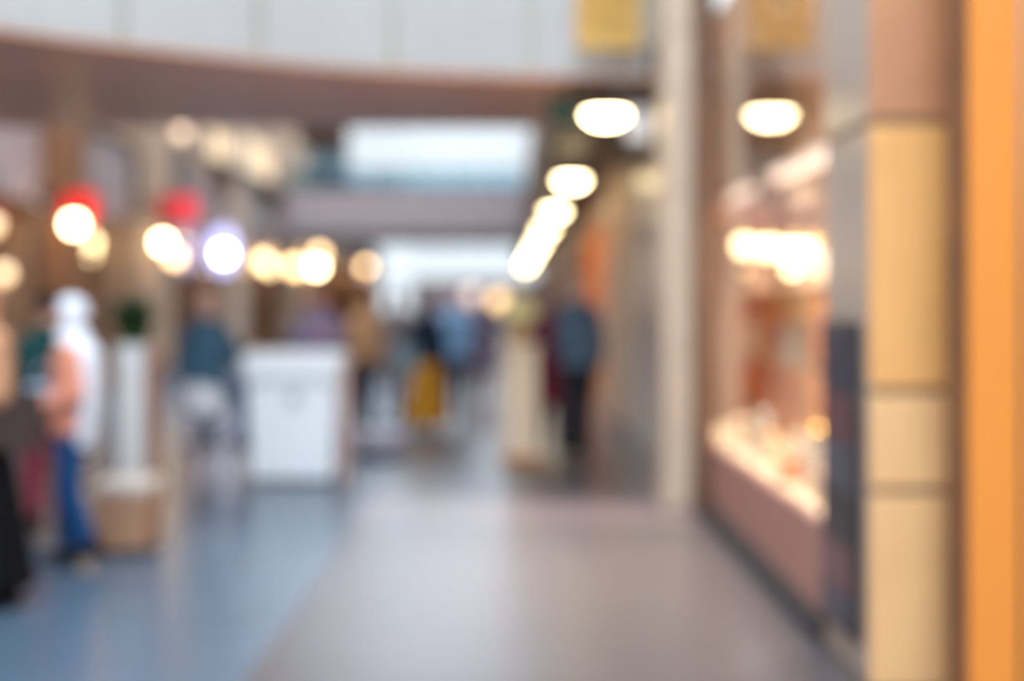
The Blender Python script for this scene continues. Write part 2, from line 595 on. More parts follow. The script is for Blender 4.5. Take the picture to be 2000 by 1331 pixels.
# ------------------------------------------------------------------ shop interior behind the window
struct(box('wall_shop_end', 1.78, 3.2, 15.0, 15.1, 0, 4.2, 'stone_beige', None, 0))
struct(box('wall_shop_near', 1.98, 3.2, 6.3, 6.4, 0, 4.2, 'stone_beige', None, 0))
struct(box('wall_shop_back', 2.75, 2.85, 6.4, 15.0, 0, 4.05, 'stone_beige', None, 0))
struct(box('floor_shop', WR + 0.05, 3.2, 6.4, 15.0, 0.001, 0.03, 'plaster_tan', None, 0))
struct(box('ceiling_shop', WR + 0.31, 3.2, 6.4, 15.0, 3.95, 4.05, 'plaster_tan', None, 0))
struct(box('trim_1', 1.78, 2.75, 12.6, 12.8, Z(442, 12.6), Z(405, 12.6), 'brown_wood', None, 0.01))

plat = thing('display_platform', 'low wooden display platform right behind the shop window glass', 'platform', (1.53, 6.75, 0))
box('platform_top', 0, 0.62, 0, 5.2, 0.49, 0.53, 'cream_card', plat, 0.006)
box('platform_front', 0.02, 0.05, 0.02, 5.18, 0.03, 0.49, 'bulkhead', plat, 0.004)
box('platform_back', 0.57, 0.60, 0.02, 5.18, 0.03, 0.49, 'bulkhead', plat, 0.004)

shf = thing('shelf_rack', 'wooden shelf rack standing inside the shop window', 'shelf', (1.9, 8.9, 0.53))
for yy in (0.0, 1.6, 3.2):
    box('upright', 0.0, 0.3, yy, yy + 0.04, 0.0, 1.15, 'wood_orange', shf, 0.004)
for zz in (0.6, 1.1):
    box('shelf_board', 0.0, 0.3, 0.0, 3.24, zz, zz + 0.04, 'stone_beige', shf, 0.004)

rnd = random.Random(3)


def jar(label, x, y, z, h, r, m):
    t = thing('lidded_jar', label, 'jar', (x, y, z), 0, 'goods in the shop window')
    lathe('jar_body', [(r * 0.7, 0), (r, h * 0.1), (r, h * 0.62), (r * 0.72, h * 0.76), (r * 0.72, h * 0.8)], m, t)
    lathe('lid', [(r * 0.8, h * 0.8), (r * 0.8, h * 0.88), (r * 0.4, h * 0.93), (r * 0.16, h * 0.95), (r * 0.2, h)], 'gold', t)


def gift(label, x, y, z, sx, sy, h, m, rib):
    t = thing('gift_box', label, 'box', (x, y, z), rnd.uniform(-0.3, 0.3), 'goods in the shop window')
    box('box_body', -sx / 2, sx / 2, -sy / 2, sy / 2, 0, h * 0.75, m, t, 0.004)
    box('lid', -sx / 2 - 0.006, sx / 2 + 0.006, -sy / 2 - 0.006, sy / 2 + 0.006, h * 0.75, h, m, t, 0.004)
    boxes('ribbon', [(-0.014, 0.014, -sy / 2 - 0.009, sy / 2 + 0.009, 0.002, h + 0.004), (-sx / 2 - 0.009, sx / 2 + 0.009, -0.014, 0.014, 0.002, h + 0.004)], rib, t, 0.001)


def handbag(label, x, y, z, w_, h, m, rz=PI / 2):
    t = thing('handbag', label, 'bag', (x, y, z), rz, 'goods in the shop window')
    bm = bmesh.new()
    bm_box(bm, -w_ / 2, w_ / 2, -0.06, 0.06, 0, h, 0.012)
    for v in bm.verts:
        if v.co.z > h * 0.5:
            v.co.y *= 0.45
            v.co.x *= 0.9
    bm_obj('bag_body', bm, m, t)
    tube('handle', [(-w_ * 0.25, 0, h - 0.01), (-w_ * 0.22, 0, h + 0.08), (0, 0, h + 0.12), (w_ * 0.22, 0, h + 0.08), (w_ * 0.25, 0, h - 0.01)], 0.009, 'brown_card', t, 8)


# platform goods, from the pilaster towards the far post
gy = [7.05, 7.45, 7.85, 8.25, 8.65, 9.1, 9.6, 10.1]
jar('plump white jar on the display platform nearest the dark poster board', 1.68, gy[0], 0.53, 0.24, 0.09, 'white_ceramic')
gift('white box with orange ribbon on the display platform beside the plump white jar', 1.71, gy[1], 0.53, 0.2, 0.24, 0.16, 'white_ceramic', 'orange_card')
jar('tall white jar on the display platform, brightest in the window', 1.70, gy[2], 0.53, 0.38, 0.1, 'white_ceramic')
gift('orange box with white ribbon on the display platform in the shop window', 1.66, gy[3], 0.53, 0.17, 0.2, 0.14, 'orange_card', 'white_ceramic')
handbag('cream handbag standing on the display platform in the shop window', 1.74, gy[4], 0.53, 0.28, 0.24, 'cream_card')
jar('squat cream jar on the display platform under the shelf rack', 1.68, gy[5], 0.53, 0.2, 0.09, 'cream_card')
handbag('large white handbag on the display platform near the window post', 1.70, gy[6], 0.53, 0.32, 0.3, 'white_ceramic')
gift('cream box with gold ribbon on the display platform nearest the window post', 1.70, gy[7], 0.53, 0.22, 0.26, 0.2, 'cream_card', 'gold')
# goods in the rack
handbag('brown handbag on the platform under the lower rack shelf', 2.04, 9.5, 0.53, 0.3, 0.3, 'brown_card')
handbag('orange handbag on the platform under the lower rack shelf', 2.04, 10.2, 0.53, 0.26, 0.26, 'orange_card')
for k, (yy, m, d) in enumerate(((9.15, 'pink_grey_card', 'pinkish grey box at the near end of the lower rack shelf'), (9.6, 'cream_card', 'cream box second from the near end of the lower rack shelf'), (10.1, 'white_ceramic', 'white box third from the near end of the lower rack shelf'), (11.0, 'pink_grey_card', 'pinkish grey box in the far bay of the lower rack shelf'), (11.6, 'cream_card', 'cream box at the far end of the lower rack shelf'))):
    gift(d, 2.05, yy, 1.171, 0.2, 0.26, 0.2 + 0.05 * (k % 2), m, 'gold')
jar('white jar on the top of the rack at its near end', 2.05, 9.2, 1.671, 0.3, 0.1, 'white_ceramic')
jar('gold topped cream jar in the middle of the rack top', 2.05, 9.85, 1.671, 0.26, 0.09, 'cream_card')
handbag('pinkish grey handbag on the rack top at its far end', 2.05, 11.75, 1.671, 0.3, 0.26, 'pink_grey_card')


def pendant(label, x, y, z, r, top, mm, group, shade='gold'):
    t = thing('pendant_lamp', label, 'lamp', (x, y, z), 0, group)
    lathe('bulb_globe', [(0.01, -r), (r * 0.6, -r * 0.8), (r * 0.95, -r * 0.3), (r * 0.95, r * 0.2), (r * 0.7, r * 0.6)], mm, t)
    lathe('shade_cap', [(r * 0.75, r * 0.55), (r * 0.5, r * 0.95), (r * 0.15, r * 1.2)], shade, t)
    tube('cord', [(0, 0, r * 1.1), (0, 0, top - z)], 0.008, 'black_metal', t, 6)
    return t


sp = [(1455, 478, 12.0, 'first'), (1500, 482, 11.2, 'second'), (1545, 488, 10.6, 'third'), (1587, 490, 10.2, 'fourth')]
for px, py, yy, n_ in sp:
    pendant('warm pendant lamp in the shop window, %s from the left' % n_, X(px, yy), yy, Z(py, yy), 0.085, 3.95, 'lamp_shop', 'pendants in the shop window')
for k, (a, b, d) in enumerate(((10.1, 12.4, 'slim pinkish tube light inside the shop, the nearer one'), (13.4, 14.9, 'slim pinkish tube light inside the shop, the farther one'))):
    t = thing('tube_light', d, 'lamp', (2.3, a, 2.6), 0, 'tube lights in the shop')
    box('housing', -0.05, 0.05, 0, b - a, 0.03, 0.07, 'white_laminate', t, 0.004)
    tube('tube', [(0, 0.03, 0), (0, b - a - 0.03, 0)], 0.03, 'lamp_pink', t, 10)
    for yy in (0.2, b - a - 0.2):
        tube('suspension_rod', [(0, yy, 0.06), (0, yy, 1.35)], 0.006, 'black_metal', t, 6)

for k_, (yy, d) in enumerate(((7.2, 'nearest'), (8.2, 'second'), (9.2, 'third'), (10.4, 'fourth'), (11.8, 'fifth'), (13.4, 'farthest'))):
    t = thing('fill_spotlight', 'small white spotlight added under the shop ceiling to brighten the display, %s of six' % d, 'spotlight', (2.0, yy, 3.95), 0, 'added spotlights in the shop')
    lathe('head', [(0.03, -0.26), (0.05, -0.25), (0.05, -0.10), (0.02, -0.08)], 'white_laminate', t, 16)  # these spotlights are added to brighten the goods and shop interior
    tube('stem', [(0, 0, -0.09), (0, 0, 0.0)], 0.012, 'white_laminate', t, 8)
    ld = bpy.data.lights.new('fill_beam', 'SPOT')
    ld.energy = 560
    ld.color = (1.0, 0.89, 0.76)
    ld.spot_size = 1.5
    ld.spot_blend = 0.6
    ld.shadow_soft_size = 0.05
    lo_ = bpy.data.objects.new('fill_beam', ld)
    COL.objects.link(lo_)
    lo_.parent = t
    lo_.location = (0, 0, -0.28)

# ------------------------------------------------------------------ the row of ceiling lamps on the right
ORD = ['nearest', 'second', 'third', 'fourth', 'fifth', 'sixth', 'seventh', 'eighth', 'ninth', 'tenth']
LPROTO = None
for k in range(10):
    yy = 11.62 + 6.5 * k
    lab = ('nearest round ceiling lamp in the right row, beside the yellow banner' if k == 0 else '%s round ceiling lamp from the front in the right row' % ORD[k] if k < 9 else 'farthest round ceiling lamp in the right row')
    if LPROTO is None:
        t = thing('ceiling_lamp', lab, 'lamp', (0.79, yy, 3.04), 0, 'row of ceiling lamps on the right')
        lathe('bowl', [(0.01, -0.03), (0.09, -0.022), (0.15, 0.015), (0.175, 0.06)], 'lamp_row', t)
        lathe('rim', [(0.18, 0.055), (0.19, 0.075), (0.17, 0.10), (0.05, 0.13)], 'brown_dark', t)
        tube('stem', [(0, 0, 0.12), (0, 0, SOF - 3.04 - 0.02)], 0.014, 'black_metal', t, 8)
        lathe('canopy', [(0.06, SOF - 3.04 - 0.05), (0.06, SOF - 3.04 - 0.018)], 'brown_dark', t)
        LPROTO = t
    else:
        t = LPROTO.copy()
        COL.objects.link(t)
        t.location = (0.79, yy, 3.04)
        t['label'] = lab
        for ch in LPROTO.children:
            c = ch.copy()
            COL.objects.link(c)
            c.parent = t

# banner, dark spotlight box, green sign, small white light box
bn = thing('hanging_banner', 'yellow cloth banner hanging in front of the white gallery edge', 'banner', (0.775, 11.2, 0))
bm = bmesh.new()
nx, nz = 10, 8
g = [[None] * (nz + 1) for _ in range(nx + 1)]
zb = Z(98, 11.2)
for i in range(nx + 1):
    for j in range(nz + 1):
        g[i][j] = bm.verts.new((-0.25 + 0.5 * i / nx, 0.012 * math.sin(i * 1.1 + 0.3 * j), zb + (4.7 - zb) * j / nz))
for i in range(nx):
    for j in range(nz):
        bm.faces.new((g[i][j], g[i + 1][j], g[i + 1][j + 1], g[i][j + 1]))
bmesh.ops.solidify(bm, geom=bm.faces[:], thickness=0.004)
bm_obj('cloth', bm, 'yellow_cloth', bn, True)
tube('top_rod', [(-0.28, 0, 4.7), (0.28, 0, 4.7)], 0.015, 'steel', bn)
tube('bottom_rod', [(-0.26, 0, zb), (0.26, 0, zb)], 0.012, 'steel', bn)
boxes('bracket', [(-0.22, -0.2, 0.0, 0.32, 4.69, 4.71), (0.2, 0.22, 0.0, 0.32, 4.69, 4.71)], 'steel', bn)

sb = thing('spotlight', 'dark brown spotlight box fixed under the gallery edge below the banner', 'spotlight', (0.90, 11.55, SOF))
box('housing', -0.09, 0.09, -0.13, 0.10, -0.14, -0.02, 'brown_dark', sb, 0.015)
box('bracket', -0.03, 0.03, -0.03, 0.03, -0.03, 0.0, 'black_metal', sb, 0.003)
lathe('lens', [(0.04, 0.0), (0.06, 0.02), (0.055, 0.025)], 'dark_grey', sb, 16, (0, -0.155, -0.08), 'Y')

gs = thing('exit_sign', 'dark green sign hanging left of the nearest round ceiling lamp', 'sign', (X(1098, 12.2), 12.2, Z(215, 12.2)))
box('face', -0.11, 0.11, -0.02, 0.0, -0.10, 0.10, 'green_sign', gs, 0.004)
box('housing', -0.12, 0.12, 0.0, 0.05, -0.11, 0.11, 'kick_black', gs, 0.006)
for sx in (-0.08, 0.08):
    tube('hanger', [(sx, 0.025, 0.10), (sx, 0.025, SOF - Z(215, 12.2))], 0.005, 'black_metal', gs, 6)
ws = thing('light_sign', 'small bluish white light box hanging right of the nearest round ceiling lamp', 'sign', (X(1247, 12.4), 12.4, Z(243, 12.4)))
box('face', -0.10, 0.10, -0.02, 0.0, -0.14, 0.14, 'lightbox_white', ws, 0.004)
box('housing', -0.11, 0.11, 0.0, 0.07, -0.15, 0.15, 'plaster_grey', ws, 0.006)
for sx in (-0.07, 0.07):
    tube('hanger', [(sx, 0.035, 0.14), (sx, 0.035, SOF - Z(243, 12.4))], 0.005, 'black_metal', ws, 6)

# ------------------------------------------------------------------ left side shops
cols_l = [(21.25, 22.5, 'brown_wood', 'dark brown column on the left shop wall behind the white headscarf'), (26.6, 28.2, 'plaster_tan', 'tan column on the left shop wall between the two red signs'), (35.2, 36.2, 'stone_beige', 'slim beige column on the left shop wall below the cream lit windows'), (44.6, 46.9, 'stone_beige', 'beige column at the far end of the left shop wall')]
for a, b, m, d in cols_l:
    t = thing('shop_column', d, 'pillar', (WL, a, 0))
    box('shaft', 0.002, 0.35, 0, b - a, 0.25, 6.2, m, t, 0.02)
    box('plinth', 0.002, 0.4, -0.04, b - a + 0.04, 0.0, 0.25, 'dark_grey', t, 0.02)
    box('cap', 0.002, 0.42, -0.06, b - a + 0.06, 6.2, 6.4, m, t, 0.02)


def left_shop(label, a, b, backm, lm, z_open=3.0, goods=True):
    t = thing('shopfront', label, 'shop', (WL, a, 0))
    L = b - a
    box('sign_band', -0.25, 0.04, 0, L, z_open, 3.3, 'plaster_mauve', t, 0.01)
    box('stall_riser', -0.1, 0.0, 0.0, L, 0.0, 0.35, 'brown_wood', t, 0.01)
    n = max(2, int(L / 1.6))
    for i in range(n):
        box('pane', -0.06, -0.05, i * L / n + 0.04, (i + 1) * L / n - 0.04, 0.35, z_open, 'shop_glass', t, 0)
    for i in range(n + 1):
        yy = min(max(i * L / n, 0.04), L - 0.04)
        box('mullion', -0.1, 0.0, yy - 0.04, yy + 0.04, 0.35, z_open, 'bronze', t, 0.005)
    box('back_panel', -1.58, -1.5, 0.02, L - 0.02, 0.0, 3.2, backm, t, 0)
    box('light_strip', -0.9, -0.7, 0.4, L - 0.4, 2.86, 2.92, lm, t, 0.005)
    box('shop_ceiling', -1.5, -0.26, 0.0, L, 2.98, 3.05, 'plaster_tan', t, 0)
    for yy in (0.0, L - 0.08):
        box('side_wall', -1.5, -0.1, yy, yy + 0.08, 0.0, 3.0, 'plaster_tan', t, 0)
    if goods:
        for zz in (0.6, 1.2, 1.8):
            box('shelf_board', -1.5, -1.1, 0.3, L - 0.3, zz, zz + 0.04, 'brown_wood', t, 0.005)
    return t


left_shop('warm lit shopfront at the left edge behind the group of people', 15.2, 21.2, 'brown_wood', 'lamp_strip')
left_shop('shopfront under the first red sign beside the dark brown column', 22.55, 26.55, 'plaster_tan', 'lamp_strip')
left_shop('shopfront under the second red sign behind the bearded stool sitter'.replace('bearded ', ''), 28.25, 35.15, 'brown_wood', 'lamp_strip')
left_shop('shopfront below the cream lit upper windows on the left', 36.25, 44.5, 'wood_orange', 'lamp_strip')

# shop block at the far end of the left side, facing the hall
eb = thing('shopfront', 'small brown shop block facing the viewer under the footbridge', 'shop', (WL, 47, 0))
box('back_panel', 0, 2.6, 1.9, 2.0, 0, 3.2, 'brown_wood', eb, 0)
box('side_wall', 2.5, 2.6, 0.05, 1.9, 0, 3.2, 'plaster_tan', eb, 0)
box('side_wall', 0, 0.1, 0.05, 1.9, 0, 3.2, 'plaster_tan', eb, 0)
box('sign_band', 0, 2.6, 0, 0.12, 2.7, 3.24, 'dark_grey', eb, 0.01)
box('stall_riser', 0, 2.6, 0, 0.1, 0, 0.5, 'brown_wood', eb, 0.01)
for i in range(3):
    box('pane', i * 0.86 + 0.05, i * 0.86 + 0.83, 0.04, 0.05, 0.5, 2.7, 'shop_glass', eb, 0)
for i in range(4):
    box('mullion', i * 0.85, i * 0.85 + 0.05, 0, 0.1, 0.5, 2.7, 'bronze', eb, 0.005)
box('shop_ceiling', 0, 2.6, 0.12, 1.9, 3.1, 3.2, 'plaster_tan', eb, 0)
box('light_strip', 0.3, 2.3, 0.8, 0.95, 3.0, 3.06, 'lamp_strip', eb, 0.005)

# large boards above the left shops
t = thing('sign_board', 'large mauve grey board in a dark frame above the first red sign', 'sign', (WL, 22.6, 3.32))
box('board', 0.0, 0.05, 0.05, 3.75, 0.0, 1.0, 'sign_grey', t, 0.01)
box('frame_top', 0.0, 0.1, 0.0, 3.8, 1.0, 1.12, 'black_metal', t, 0.01)
box('frame_side', 0.0, 0.1, 3.62, 3.9, -0.02, 1.0, 'black_metal', t, 0.01)
t = thing('sign_board', 'dark grey board high on the left wall above the second red sign', 'sign', (WL, 28.4, 3.9))
box('board', 0.0, 0.08, 0.0, 2.6, 0.0, 0.8, 'dark_grey', t, 0.01)
box('frame_top', 0.0, 0.12, -0.05, 2.65, 0.8, 0.88, 'black_metal', t, 0.01)
t = thing('sign_board', 'pale grey board under the cream lit windows on the left wall', 'sign', (WL, 36.4, 3.45))
box('board', 0.0, 0.06, 0.0, 5.2, 0.0, 1.0, 'plaster_grey', t, 0.01)
box('frame_top', 0.0, 0.1, -0.05, 5.25, 1.0, 1.08, 'dark_grey', t, 0.01)

# lit upper windows on the left wall
for y0, y1, z0, z1, d in ((32.9, 36.4, 4.85, 5.65, 'cream lit upper window on the left wall, the nearer of two'), (37.4, 41.8, 4.9, 6.0, 'cream lit upper window on the left wall, the farther of two')):
    t = thing('lit_window', d, 'window', (WL, y0, z0), 0, 'lit windows on the upper left wall')
    n = 3 if y1 - y0 < 4 else 4
    L = y1 - y0
    for i in range(n):
        box('pane', 0.0, 0.03, i * L / n + 0.05, (i + 1) * L / n - 0.05, 0.06, z1 - z0 - 0.06, 'lit_cream', t, 0.004)
    for i in range(n + 1):
        box('mullion', 0.0, 0.06, i * L / n - 0.05, i * L / n + 0.05, 0.0, z1 - z0, 'brown_dark', t, 0.005)
    box('frame_top', 0.0, 0.07, -0.05, L + 0.05, z1 - z0 - 0.06, z1 - z0 + 0.02, 'brown_dark', t, 0.005)
    box('frame_bottom', 0.0, 0.07, -0.05, L + 0.05, -0.02, 0.06, 'brown_dark', t, 0.005)


def wall_lamp(label, px, py, mm, r=0.11, xw=-6.4, group='globe lamps along the left shops'):
    yy = (WL - xw) and xw * F_PX / (px - VPX)
    zz = Z(py, yy)
    t = thing('globe_lamp', label, 'lamp', (xw, yy, zz), 0, group)
    ell('globe', (0, 0, 0), (r, r, r), mm, t, 16, 10)
    lathe('collar', [(r * 0.5, r * 0.85), (r * 0.4, r * 1.25), (0.02, r * 1.35)], 'black_metal', t, 14)
    za = max(r * 2.3, 3.15 - zz)           # the arm is fixed to the sign band above the glass
    tube('arm', [(0, 0, r * 1.3), (0, 0, za - 0.08), (-0.08, 0, za), (WL - xw + 0.05, 0, za)], 0.016, 'black_metal', t, 8)
    box('wall_plate', WL - xw + 0.042, WL - xw + 0.07, -0.07, 0.07, za - 0.09, za + 0.09, 'black_metal', t, 0.006)


wall_lamp('globe lamp cut off by the left edge of the picture, the upper one', -16, 440, 'lamp_dim')
wall_lamp('globe lamp at the left edge, the lower one beside the brown column', 6, 535, 'lamp_dim')
wall_lamp('bright globe lamp in front of the first red sign', 145, 438, 'lamp_warm', 0.12)
wall_lamp('bright globe lamp below the second red sign', 318, 474, 'lamp_warm', 0.12)
wall_lamp('dimmer globe lamp just right of and below the one under the second red sign', 341, 502, 'lamp_amber', 0.12, -6.12)
wall_lamp('cold white globe lamp in front of the lavender sign', 437, 496, 'lamp_white', 0.14)
wall_lamp('warm globe lamp just right of the lavender sign', 515, 511, 'lamp_amber', 0.17)
wall_lamp('warm globe lamp at the far end of the left shop wall', 575, 521, 'lamp_amber', 0.2, -6.3)
wall_lamp('dim globe lamp high beside the cream lit windows on the left wall', 355, 258, 'lamp_soft', 0.13, -6.6)


def front_lamp(label, px, py, mm, r):
    yy = 46.5
    t = thing('globe_lamp', label, 'lamp', (X(px, yy), yy, Z(py, yy)), 0, 'globe lamps along the left shops')
    ell('globe', (0, 0, 0), (r, r, r), mm, t, 16, 10)
    lathe('collar', [(r * 0.5, r * 0.85), (r * 0.4, r * 1.25), (0.02, r * 1.35)], 'black_metal', t, 14)
    tube('arm', [(0, 0, r * 1.3), (0, 0.1, r * 1.6), (0, 0.56, r * 1.6)], 0.02, 'black_metal', t, 8)


front_lamp('warm globe lamp on the brown shop block, lower one of the pair', 618, 522, 'lamp_warm', 0.17)
front_lamp('warm globe lamp on the brown shop block, upper one of the pair', 624, 496, 'lamp_amber', 0.17)
front_lamp('warm globe lamp at the right end of the brown shop block', 715, 521, 'lamp_amber', 0.14)


def blade_sign(label, px, py, yy, w_, h_, mats):
    x0 = X(px, yy) - w_ / 2
    t = thing('blade_sign', label, 'sign', (x0, yy, Z(py, yy)), 0, 'red signs on the left')
    n = len(mats)
    for i, m in enumerate(mats):
        box('face', i * w_ / n, (i + 1) * w_ / n - 0.01, -0.05, 0.05, -h_ / 2, h_ / 2, m, t, 0.01)
    box('housing', -0.02, w_ + 0.02, 0.05, 0.12, -h_ / 2 - 0.03, h_ / 2 + 0.03, 'brown_dark', t, 0.01)
    tube('bracket', [(0, 0.08, h_ * 0.3), (WL - x0, 0.08, h_ * 0.3)], 0.025, 'black_metal', t, 8)


blade_sign('red light box sign behind the leftmost bright globe lamp', 157, 404, 21.08, 0.48, 0.42, ['red_sign'])
blade_sign('red sign, dark red on one half and pinkish red on the other', 346, 408, 26.46, 0.74, 0.46, ['red_dark_sign', 'pinkred_sign'])
t = thing('lavender_sign', 'glowing lavender oval sign behind the cold white globe lamp', 'sign', (X(436, 33.2), 33.2, Z(490, 33.2)))
lathe('face', [(0.01, -0.05), (0.3, -0.05), (0.34, -0.02), (0.34, 0.02), (0.01, 0.02)], 'lavender_sign', t, 28, axis='Y')
for v in t.children[0].data.vertices:
    v.co.z *= 1.6
    v.co.x *= 0.9
lathe('housing', [(0.01, 0.02), (0.37, 0.02), (0.37, 0.09), (0.01, 0.09)], 'plaster_grey', t, 28, axis='Y')
for v in t.children[1].data.vertices:
    v.co.z *= 1.6
    v.co.x *= 0.9
tube('bracket', [(-0.2, 0.06, 0), (WL - t.location.x, 0.06, 0)], 0.025, 'black_metal', t, 8)

# ------------------------------------------------------------------ furniture of the hall
kx, ky = X(576, 12.4), 12.2
k = thing('kiosk_counter', 'white tapered kiosk counter with a thick overhanging top', 'counter', (kx, ky, 0))
bm = bmesh.new()
bm_box(bm, -0.39, 0.39, 0, 0.55, 0.03, 0.86, 0.02)
for v in bm.verts:
    f = 0.90 + 0.10 * v.co.z / 0.86
    v.co.x *= f
kbody = bm_obj('body', bm, 'white_laminate', k)
bm = bmesh.new()
bm_box(bm, -0.44, 0.44, -0.05, 0.60, 0.86, 1.12, 0.045)
for v in bm.verts:
    if v.co.z < 0.93:
        v.co.x *= 0.93
bm_obj('top', bm, 'white_laminate', k)
box('plinth', -0.33, 0.33, 0.03, 0.52, 0.0, 0.04, 'dark_grey', k, 0.004)
box('side_panel', 0.40, 0.47, 0.06, 0.5, 0.0, 1.02, 'pink_laminate', k, 0.01)
bm = bmesh.new()
bm_lathe(bm, [(0.045, -0.004), (0.06, -0.004), (0.06, 0.001), (0.045, 0.001)], 24, (0.02, -0.002, 0.74), 'Y')
bm_box(bm, -0.06, 0.10, -0.006, 0.001, 0.64, 0.655, 0)
bm_obj('emblem', bm, 'logo_grey', kbody)

pt = thing('tall_planter', 'tall white planter with brown side holding dark green leaves', 'planter', (X(268, 9.5), 9.45, 0))
box('box_front', -0.12, 0.06, 0, 0.24, 0, 1.28, 'planter_white', pt, 0.01)
box('box_side', 0.062, 0.12, 0.002, 0.24, 0, 1.27, 'planter_brown', pt, 0.01)
box('soil', -0.105, 0.045, 0.015, 0.225, 1.275, 1.29, 'soil', pt, 0)


def leaf_mesh(name, L, w_, bend, m):
    bm = bmesh.new()
    rows = []
    n = 7
    for i in range(n + 1):
        t_ = i / n
        wd = w_ * math.sin(PI * (0.08 + 0.92 * t_) ** 0.8) * 0.5 + 0.002
        z = L * t_ - bend * L * t_ * t_ * 0.3
        y = bend * L * t_ * t_
        rows.append([bm.verts.new((-wd, y + 0.3 * wd, z)), bm.verts.new((0, y, z)), bm.verts.new((wd, y + 0.3 * wd, z))])
    for a, b in zip(rows, rows[1:]):
        bm.faces.new((a[0], a[1], b[1], b[0]))
        bm.faces.new((a[1], a[2], b[2], b[1]))
    bmesh.ops.solidify(bm, geom=bm.faces[:], thickness=0.002)
    me = bpy.data.meshes.new(name)
    bm.to_mesh(me)
    bm.free()
    me.materials.append(M[m])
    return me


lms = [leaf_mesh('leaf', 0.32, 0.08, 0.3, 'leaf_green'), leaf_mesh('leaf', 0.36, 0.075, 0.5, 'leaf_dark'), leaf_mesh('leaf', 0.26, 0.09, 0.8, 'leaf_green')]
for i in range(60):
    o = bpy.data.objects.new('leaf', lms[i % 3])
    COL.objects.link(o)
    o.parent = pt
    o.location = (-0.03 + random.uniform(-0.06, 0.06), 0.12 + random.uniform(-0.09, 0.09), 1.285)
    o.rotation_euler = (random.uniform(-0.1, 0.25), 0, random.uniform(0, 2 * PI))

cb = thing('cube_seat', 'low beige cube seat with shade painted into its brown sides in front of tall planter', 'seat', (X(247, 8.9), 8.78, 0))
box('body', -0.17, 0.17, 0, 0.36, 0.03, 0.36, 'cube_side_shade', cb, 0.012)
box('cushion', -0.175, 0.175, -0.005, 0.365, 0.362, 0.46, 'cube_top', cb, 0.025)
for sx in (-0.13, 0.13):
    for sy in (0.04, 0.32):
        box('foot', sx - 0.02, sx + 0.02, sy - 0.02, sy + 0.02, 0, 0.035, 'black_metal', cb, 0.003)

pf = thing('round_pouf', 'pale lavender round pouf on the floor right of the kiosk counter', 'pouf', (X(742, 14.2), 14.3, 0))
lathe('cushion', [(0.20, 0.02), (0.25, 0.05), (0.265, 0.14), (0.25, 0.23), (0.2, 0.265), (0.05, 0.275)], 'pouf_lavender', pf, 28)
lathe('base', [(0.19, 0.0), (0.19, 0.025)], 'dark_grey', pf, 28)
lathe('button', [(0.025, 0.27), (0.02, 0.285)], 'pouf_lavender', pf, 12)

pd = thing('display_pedestal', 'cream tapered pedestal standing in the middle of the hall', 'pedestal', (X(1018, 13.9), 13.9, 0))
bm = bmesh.new()
bm_box(bm, -0.16, 0.16, -0.16, 0.16, 0.06, 1.08, 0.012)
for v in bm.verts:
    f = 1.08 - 0.14 * v.co.z
    v.co.x *= f
    v.co.y *= f
bm_obj('shaft', bm, 'cream_card', pd)
box('base', -0.2, 0.2, -0.2, 0.2, 0, 0.06, 'wood_orange', pd, 0.008)
box('cap', -0.18, 0.18, -0.18, 0.18, 1.08, 1.13, 'cream_card', pd, 0.008)
vs = thing('flower_vase', 'gold vase with a round pale yellow bouquet on the cream pedestal', 'vase', (X(1012, 13.9), 13.9, 1.13))
lathe('vase', [(0.05, 0), (0.08, 0.05), (0.085, 0.11), (0.05, 0.17), (0.06, 0.2)], 'gold', vs, 20)
fb = bmesh.new()
bmesh.ops.create_icosphere(fb, subdivisions=2, radius=0.035)
fm = bpy.data.meshes.new('flower')
for v in fb.verts:
    v.co *= 1 + 0.25 * math.sin(v.co.x * 160) * math.sin(v.co.y * 140)
fb.to_mesh(fm)
fb.free()
fm.materials.append(M['flower_yellow'])
for i in range(46):
    a = i * 2.39996
    q = 1 - 1.35 * (i + 0.5) / 46
    rr = math.sqrt(max(0, 1 - q * q))
    o = bpy.data.objects.new('flower', fm)
    COL.objects.link(o)
    o.parent = vs
    o.location = (0.15 * rr * math.cos(a), 0.15 * rr * math.sin(a), 0.30 + 0.15 * q)
tube('stems', [(0, 0, 0.15), (0, 0, 0.30)], [0.04, 0.06], 'leaf_green', vs, 10)


def floor_lamp(label, px, py, yy, r, mm):
    t = thing('globe_floor_lamp', label, 'lamp', (X(px, yy), yy, 0), 0, 'far standing lamps')
    zz = Z(py, yy)
    lathe('base', [(0.2, 0), (0.2, 0.03), (0.04, 0.06)], 'black_metal', t)
    tube('pole', [(0, 0, 0.04), (0, 0, zz - r * 0.9)], 0.02, 'black_metal', t, 8)
    ell('globe', (0, 0, zz), (r, r, r), mm, t)


floor_lamp('gold standing globe lamp far down the hall left of the bouquet', 974, 588, 34.0, 0.2, 'lamp_gold')
floor_lamp('pinkish standing globe lamp far down the hall beside the light blue jacket', 922, 580, 36.0, 0.22, 'lamp_blush')

# ================================================================== PEOPLE
def cap_chain(bm, pts, rads, n=14):
    pts = [Vector(p) for p in pts]
    for a, b, ra, rb in zip(pts, pts[1:], rads, rads[1:]):
        bm_tube(bm, [a, b], [ra, rb], n)
    for p, r in zip(pts, rads):
        bm_ell(bm, p, (r, r, r), n, 8)


